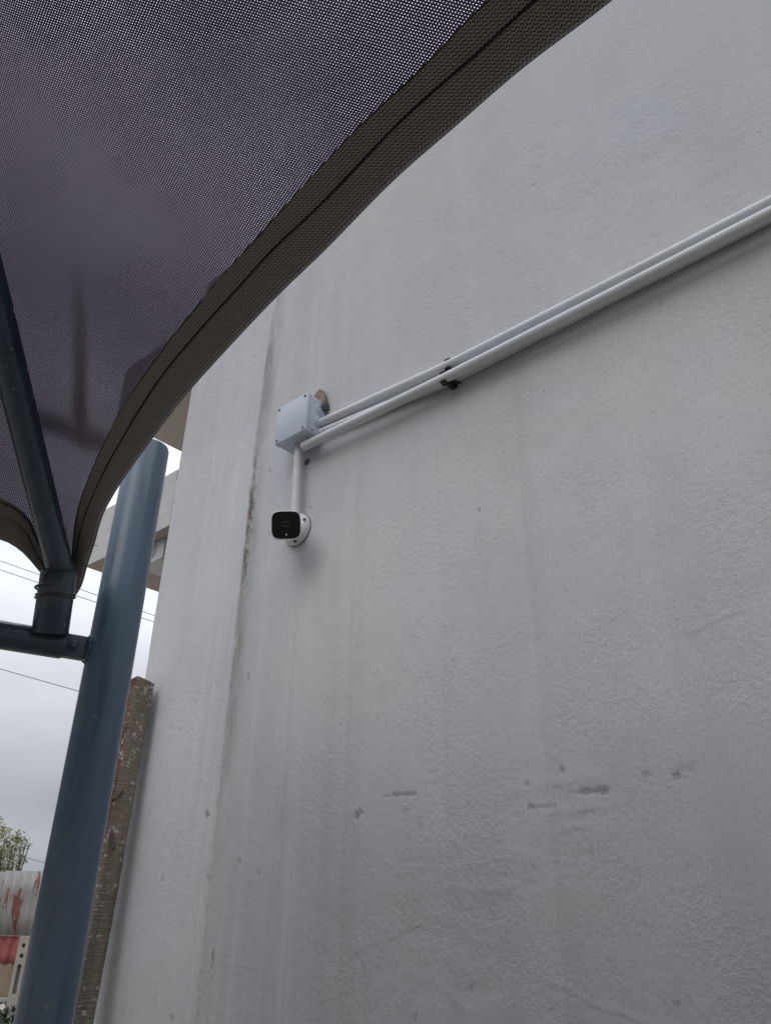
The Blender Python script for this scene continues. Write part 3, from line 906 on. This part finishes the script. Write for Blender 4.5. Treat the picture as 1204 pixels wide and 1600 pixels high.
for C, nn_ in ((Cs, up), (Ci, up), (Ls, upl), (Li, upl)):
    bm = bmesh.new(); tube(bm, [c - nn_ * .0042 for c in C], .0014, 8); from_bm('stitching', bm, M_thread, sail, smooth=True)
# loose thread end on the rim
bm = bmesh.new(); q0 = on(143, 852); tube(bm, smooth_curve([q0, q0 + np.array([.004, -.006, 0]), q0 + np.array([.010, -.013, -.002])], 10), .0007, 6)
from_bm('loose_thread', bm, M_thread, sail)
# tucked corner of the cloth beside the arm: folded fabric running down to the tie
fold_pts = [(128, 700), (121, 780), (116, 840), (112, 890), (108, 935)]

# wire tie round the sleeve
wt = empty('wire_tie', s0 + sd_ * .07, label='twisted wire tying the cloth corner round the sleeve of the arm', cat='wire tie')
def ring_pts(h, r, tilt, n_=40, ph=0):
    m = M0
    return [m @ Vector((r * math.cos(a + ph), r * math.sin(a + ph), h + tilt * math.cos(a + ph + .6))) for a in np.linspace(0, 2 * math.pi, n_)]
hh = Lsl * .62
bm = bmesh.new(); tube(bm, ring_pts(hh, 0.0415, .004), .0023, 8); tube(bm, ring_pts(hh - .006, .0420, .005, ph=1), .0023, 8)
from_bm('wire_loop', bm, M_wire, wt, smooth=True)
lf = dep(56, 918, 1.765); 
tw = [lf + np.array([0, 0, 0]), dep(62, 914, 1.76), dep(70, 900, 1.75), dep(80, 881, 1.74)]
bm = bmesh.new(); tube(bm, smooth_curve(tw, 20), .0018, 8)
tube(bm, smooth_curve([dep(80, 912, 1.74), dep(66, 912, 1.745), dep(55, 917, 1.765), dep(60, 922, 1.76)], 20), .0022, 8)
from_bm('wire_twist', bm, M_wire, wt, smooth=True)

# ------------------------------------------------------------------ timber upright
def timber_material():
    s = NT('weathered_timber'); c = s.coord()
    g = s.noise(c, 30, 6, .65, (1, 1, .06)); g2 = s.noise(c, 14, 5, .6, (1, 1, 3)); sp = s.noise(c, 70, 2, .5)
    saw = s.noise(c, 40, 3, .6, (.4, .4, 5))
    col = s.mix(s.rng(g, .3, .7), (.105, .092, .070), (.30, .262, .20))
    col = s.mix(s.rng(g2, .35, .65, 0, .5), col, (.20, .165, .12))
    col = s.mix(s.rng(saw, .6, .72, 0, .55), col, (.035, .026, .02))
    geo = s.n('ShaderNodeNewGeometry'); sx = s.n('ShaderNodeSeparateXYZ'); s.l(geo.outputs['True Normal'], sx.inputs[0])
    att = s.n('ShaderNodeAttribute', attribute_name='redface')
    rn = s.noise(c, 8, 4, .6)
    red = s.math('MULTIPLY', att.outputs['Fac'], s.rng(rn, .3, .5, .35, 1))
    col = s.mix(red, col, (.12, .052, .032))
    blob = s.noise(c, 75, 4, .7); dn = s.noise(c, 9, 3, .6)
    spl = s.rng(s.math('ADD', blob, s.math('MULTIPLY', dn, .35)), .775, .80)
    col = s.mix(s.math('MULTIPLY', spl, .85), col, (.52, .50, .46))
    return s.set(Base_Color=col, Roughness=.9, Normal=s.bump(s.math('ADD', g, saw), .9, .006))
tb = empty('timber_upright', (1.26, 2.13, 0), label='weathered brown timber upright with paint splashes and bent nails, leaning beside the wall corner', cat='timber post')
bm = bmesh.new()
nz = 60
red = bm.verts.layers.float.new('redface')
prof = [(0.0, 0), (.008, -.0), (.052, 0), (.054, .004), (.054, .05), (0, .05), (0, .008)]
rings = []
HT = 2.215
for i in range(nz + 1):
    z = HT * i / nz
    lean = .022 * (z - 1.33) / .85
    x0 = 1.236 + lean + .0015 * math.sin(z * 9); y0 = 2.1 + .002 * math.sin(z * 5 + 1)
    ring = []
    for j, (a, b) in enumerate([(0, .006), (.005, 0), (.061, 0), (.065, .004), (.065, .080), (0, .080)]):
        zz = z
        if i == nz: zz = z + (.006 if j < 2 else -.004 + random.uniform(-.002, .002))
        ring.append(bm.verts.new((x0 + a + random.uniform(-.0008, .0008), y0 + b + random.uniform(-.0006, .0006), zz)))
    rings.append(ring)
for a, b in zip(rings, rings[1:]):
    for j in range(6): bm.faces.new((a[j], a[(j + 1) % 6], b[(j + 1) % 6], b[j]))
bm.faces.new(rings[-1]); bm.faces.new(rings[0][::-1])
for i, r in enumerate(rings):
    z = HT * i / nz
    for j in (0, 5): r[j][red] = min(1, max(0, (z - 1.55) / .25))
M_timber = timber_material()
from_bm('timber', bm, M_timber, tb)
def tim(px, py, Y=2.1): return on_plane(px, py, (0, Y, 0), np.array([0., 1, 0]))
for pts in ([(191, 1236), (186, 1242), (180, 1247), (176, 1250)], [(173, 1300), (175, 1308), (177, 1318), (177, 1327)]):
    Q = [tim(x, y, 2.1 - .007 * i) for i, (x, y) in enumerate(pts)]
    bm = bmesh.new(); tube(bm, smooth_curve([Q[0] + np.array([0, .02, 0])] + Q, 14), .0045, 10)
    from_bm('bent_nail', bm, M_rust, tb, smooth=True)

# ------------------------------------------------------------------ background
H = np.array([.75156, .65966, 0]); RT = np.array([.65966, -.75156, 0])
def far(px, py, D): return on_plane(px, py, EYE + H * D, H)
def galv_material():
    s = NT('weathered_sheet_metal'); c = s.coord()
    a = s.noise(c, 2.5, 5, .6); st = s.noise(c, 5.5, 5, .7, (1, 1, .22)); f_ = s.noise(c, 26, 4, .7, (1, 1, .4))
    col = s.mix(s.rng(a, .3, .7), (.25, .262, .258), (.32, .312, .285))
    col = s.mix(s.rng(f_, .5, .75, 0, .5), col, (.20, .19, .175))
    col = s.mix(s.rng(st, .575, .60, 0, .9), col, (.17, .042, .026))
    return s.set(Base_Color=col, Roughness=.6, Metallic=.15, Normal=s.bump(f_, .2, .004))
def redsheet_material():
    s = NT('faded_red_sheet'); c = s.coord(); a = s.noise(c, 9, 5, .6, (1, 1, .3))
    return s.set(Base_Color=s.mix(s.rng(a, .3, .7), (.30, .075, .072), (.36, .13, .12)), Roughness=.7)
M_galv = galv_material(); M_red = redsheet_material()
M_conc = simple('precast_concrete', (.33, .31, .27), .9, var=.15, scale=12, bumps=.4)
M_panel = simple('sandy_wall_panel', (.26, .21, .15), .9, var=.2, scale=5, bumps=.4)
FD = 11.0
base = EYE + H * FD; base[2] = 0
def fp(s_, z, d=0.): return base + RT * s_ + H * d + np.array([0, 0, z])
def corr(name, s0_, s1_, z0, z1, amp, wl, mat, parent, d=0, label=None, mode=0):
    n_ = max(3, int((s1_ - s0_) / wl * 10))
    S = np.linspace(s0_, s1_, n_)
    ph = (S / wl) % 1
    off = amp * (np.sin(ph * 2 * np.pi) if mode == 0 else np.clip(np.abs(ph - .5) * 6 - 1.2, 0, 1))
    P = np.array([[fp(a, z, d + o_) for z in np.linspace(z0, z1, 4)] for a, o_ in zip(S, off)])
    n0, n1 = P.shape[:2]
    return grid_mesh(name, P, np.zeros((n0, n1, 2)), mat, parent, thickness=.003)
fence = empty('metal_sheet_fence', tuple(fp(-5, 0)), label='rust streaked corrugated metal sheet fence with a faded red lower sheet, far behind the post', cat='fence')
edges = [-9.0, -7.6, -6.2, -4.80, -3.4, -2.0]
for i, (a, b) in enumerate(zip(edges, edges[1:])):
    corr('metal_sheet', a + .004, b + .03, 1.428, 2.148 + (.01 if i % 2 else 0), .016, .115, M_galv, fence, d=-.004 * (i % 2), mode=1)
corr('red_sheet', -9, -4.42, 1.13, 1.425, .012, .12, M_red, fence, d=.05)
corr('red_sheet', -4.30, -2, 1.13, 1.425, .012, .12, M_red, fence, d=.05)
bm = bmesh.new()
def fbox(bm, s0_, s1_, d0, d1, z0, z1):
    m = Matrix((Vector(RT), Vector(H), Vector((0, 0, 1)))).transposed().to_4x4(); m.translation = Vector(base)
    box(bm, s0_, s1_, d0, d1, z0, z1, m)
fbox(bm, -9, -2, .06, .13, .06, 1.131)
from_bm('wall_panel', bm, M_panel, fence)
bm = bmesh.new(); fbox(bm, -9, -2, -.035, .13, .73, .775); from_bm('ledge', bm, M_conc, fence, bev=.01)
bm = bmesh.new(); fbox(bm, -9, -2, -.01, .058, 0, .729); from_bm('plinth', bm, M_conc, fence)
# precast post with holes
def precast(sc_, label):
    root = empty('precast_post', tuple(fp(sc_, .0)), label=label, cat='post')
    bm = bmesh.new()
    wd = .066
    def loop(pts):
        vs = [bm.verts.new(Vector(fp(sc_ + x, z, -.05))) for x, z in pts]
        return [bm.edges.new((vs[i], vs[(i + 1) % len(vs)])) for i in range(len(vs))]
    es = loop([(-wd, 0), (wd, 0), (wd, 1.424), (-wd, 1.424)])
    for zc in (1.325, 1.215):
        es += loop([(.024 * math.cos(a), zc + .026 * math.sin(a)) for a in np.linspace(0, 2 * math.pi, 16, endpoint=False)])
    arch = [(-.026, .82), (.026, .82)] + [(.026 * math.cos(a), 1.10 + .03 * math.sin(a)) for a in np.linspace(0, math.pi, 9)]
    es += loop(arch)
    bmesh.ops.triangle_fill(bm, edges=es, use_beauty=True)
    g = bmesh.ops.extrude_face_region(bm, geom=bm.faces[:])
    bmesh.ops.translate(bm, vec=Vector(H * .055), verts=[v for v in g['geom'] if isinstance(v, bmesh.types.BMVert)])
    from_bm('post_face', bm, M_conc, root)
    bm = bmesh.new(); fbox(bm, sc_ - wd - .02, sc_ + wd + .02, .006, .058, 0, 1.424)
    from_bm('post_back', bm, M_conc, root)
precast(-4.36, 'precast concrete post with two round holes under the metal sheet fence')

# trees and shrub
def leaf_cloud(name, centers, n, size, mats, parent, squash=1., seed=1, slender=.35):
    rs = random.Random(seed)
    bm = bmesh.new()
    for (c, r) in centers:
        m = int(n * r ** 2 / sum(q[1] ** 2 for q in centers))
        for _ in range(m):
            while True:
                v = Vector((rs.uniform(-1, 1), rs.uniform(-1, 1), rs.uniform(-1, 1)))
                if .05 < v.length < 1: break
            v = v.normalized() * (v.length ** .5)
            p = Vector(c) + Vector((v.x * r, v.y * r, v.z * r * squash))
            d = Vector((rs.gauss(0, 1), rs.gauss(0, 1), rs.gauss(-.3, .8))).normalized()
            e = d.orthogonal().normalized(); e.rotate(Matrix.Rotation(rs.uniform(0, 6.28), 3, d))
            L = size * rs.uniform(.6, 1.4); W_ = L * slender
            f = bm.faces.new([bm.verts.new(p - d * L * .5), bm.verts.new(p + e * W_ * .5), bm.verts.new(p + d * L * .5), bm.verts.new(p - e * W_ * .5)])
            f.material_index = rs.choice((0, 0, 1, 2)) if len(mats) > 2 else 0
    return from_bm(name, bm, mats, parent)
def leafmat(name, col):
    s = NT(name); c = s.coord(); a = s.noise(c, 6, 3, .6)
    s.set(Base_Color=s.mix(s.rng(a, .3, .7), tuple(x * .7 for x in col), tuple(x * 1.3 for x in col)), Roughness=.55)
    return s.m
ML = [leafmat('leaf_green', (.17, .20, .11)), leafmat('leaf_pale', (.38, .40, .29)), leafmat('leaf_yellow', (.32, .29, .10))]
TD = 15.0
tp = far(5, 1362, TD)
tree = empty('tree', (tp[0], tp[1], 0), label='loose green tree whose crown shows above the metal sheet fence', cat='tree')
rs = random.Random(8)
cents = []
for (px, py, r) in ((-60, 1318, .42), (-25, 1300, .36), (2, 1322, .26), (14, 1345, .22), (22, 1318, .16), (34, 1308, .10), (40, 1322, .09), (30, 1345, .13), (43, 1312, .05), (-8, 1350, .3), (47, 1318, .04), (10, 1300, .10), (28, 1303, .06)):
    c = far(px, py, TD + rs.uniform(-.35, .35)); cents.append((c, r))
leaf_cloud('crown', cents, 2300, .10, ML, tree, seed=3, slender=.22)
bm = bmesh.new()
b0 = Vector((tp[0] + .1, tp[1], 0))
fork = b0 + Vector((.05, 0, 1.7))
tube(bm, [b0, b0 + Vector((.02, .02, .9)), fork], [.09, .07, .055], 12)
for c, r in cents:
    m_ = (fork + Vector(c)) / 2 + Vector((rs.uniform(-.08, .08), rs.uniform(-.08, .08), .05))
    tube(bm, [fork - Vector((0, 0, .05)), m_, Vector(c)], [.03, .016, .006], 7)
from_bm('trunk', bm, simple('bark', (.12, .095, .07), .9, var=.3, scale=30, bumps=.5), tree)
ML2 = [leafmat('shrub_dark', (.040, .052, .040)), leafmat('shrub_mid', (.065, .085, .055)), leafmat('shrub_pale', (.12, .13, .11))]
sp_ = far(-15, 1600, 9.5)
shrub = empty('shrub', (sp_[0], sp_[1], 0), label='dark low shrub with a white flower in front of the fence, at the lower left', cat='shrub')
cs = [(far(px, py, 9.5 + rs.uniform(-.2, .2)), r) for px, py, r in ((-60, 1625, .35), (-20, 1612, .26), (12, 1608, .20), (30, 1632, .22), (5, 1660, .4), (-30, 1700, .45), (30, 1720, .4), (10, 1780, .5))]
leaf_cloud('foliage', cs, 9000, .06, ML2, shrub, seed=5, slender=.55)
bm = bmesh.new()
fb = Vector((sp_[0], sp_[1], 0))
for c, r in cs: tube(bm, [fb, (fb + Vector(c)) / 2, Vector(c)], [.02, .014, .005], 6)
from_bm('stem', bm, simple('shrub_stem', (.08, .065, .045), .9), shrub)
fl = Vector(far(4, 1573, 9.2)); bm = bmesh.new()
for k in range(5):
    a = k * 2 * math.pi / 5
    d = Vector(RT) * math.cos(a) + Vector((0, 0, 1)) * math.sin(a); e = d.cross(Vector(H)).normalized()
    bm.faces.new([bm.verts.new(fl), bm.verts.new(fl + d * .02 + e * .013), bm.verts.new(fl + d * .036), bm.verts.new(fl + d * .02 - e * .013)])
from_bm('flower', bm, simple('petal_white', (.7, .68, .64), .6), shrub)

# overhead cables
def cable(a, b, D, lab, r=.006):
    A = far(*a, D); B = far(*b, D)
    d = (B - A); P0 = A - d * 3.0; P1 = B + d * 3.0
    pts = []
    for t in np.linspace(0, 1, 40):
        p = P0 + (P1 - P0) * t; pts.append(p - np.array([0, 0, .0]) )
    bm = bmesh.new(); tube(bm, pts, r, 8)
    from_bm('overhead_cable', bm, M_cable, smooth=True, label=lab, cat='cable', group='overhead cables in the sky')
M_cable = simple('aluminium_cable', (.24, .25, .27), .7, var=.1)
cable((0, 876), (239, 961), 18, 'topmost thin overhead cable crossing the sky behind the post', .009)
cable((0, 890), (238, 971), 18, 'thin overhead cable just below the topmost one', .009)
cable((0, 1045), (120, 1079), 16, 'darker overhead cable crossing the open sky left of the post', .0085)
cable((30, 1337), (63, 1346), 20, 'lowest overhead cable, beside the tree crown above the fence', .009)
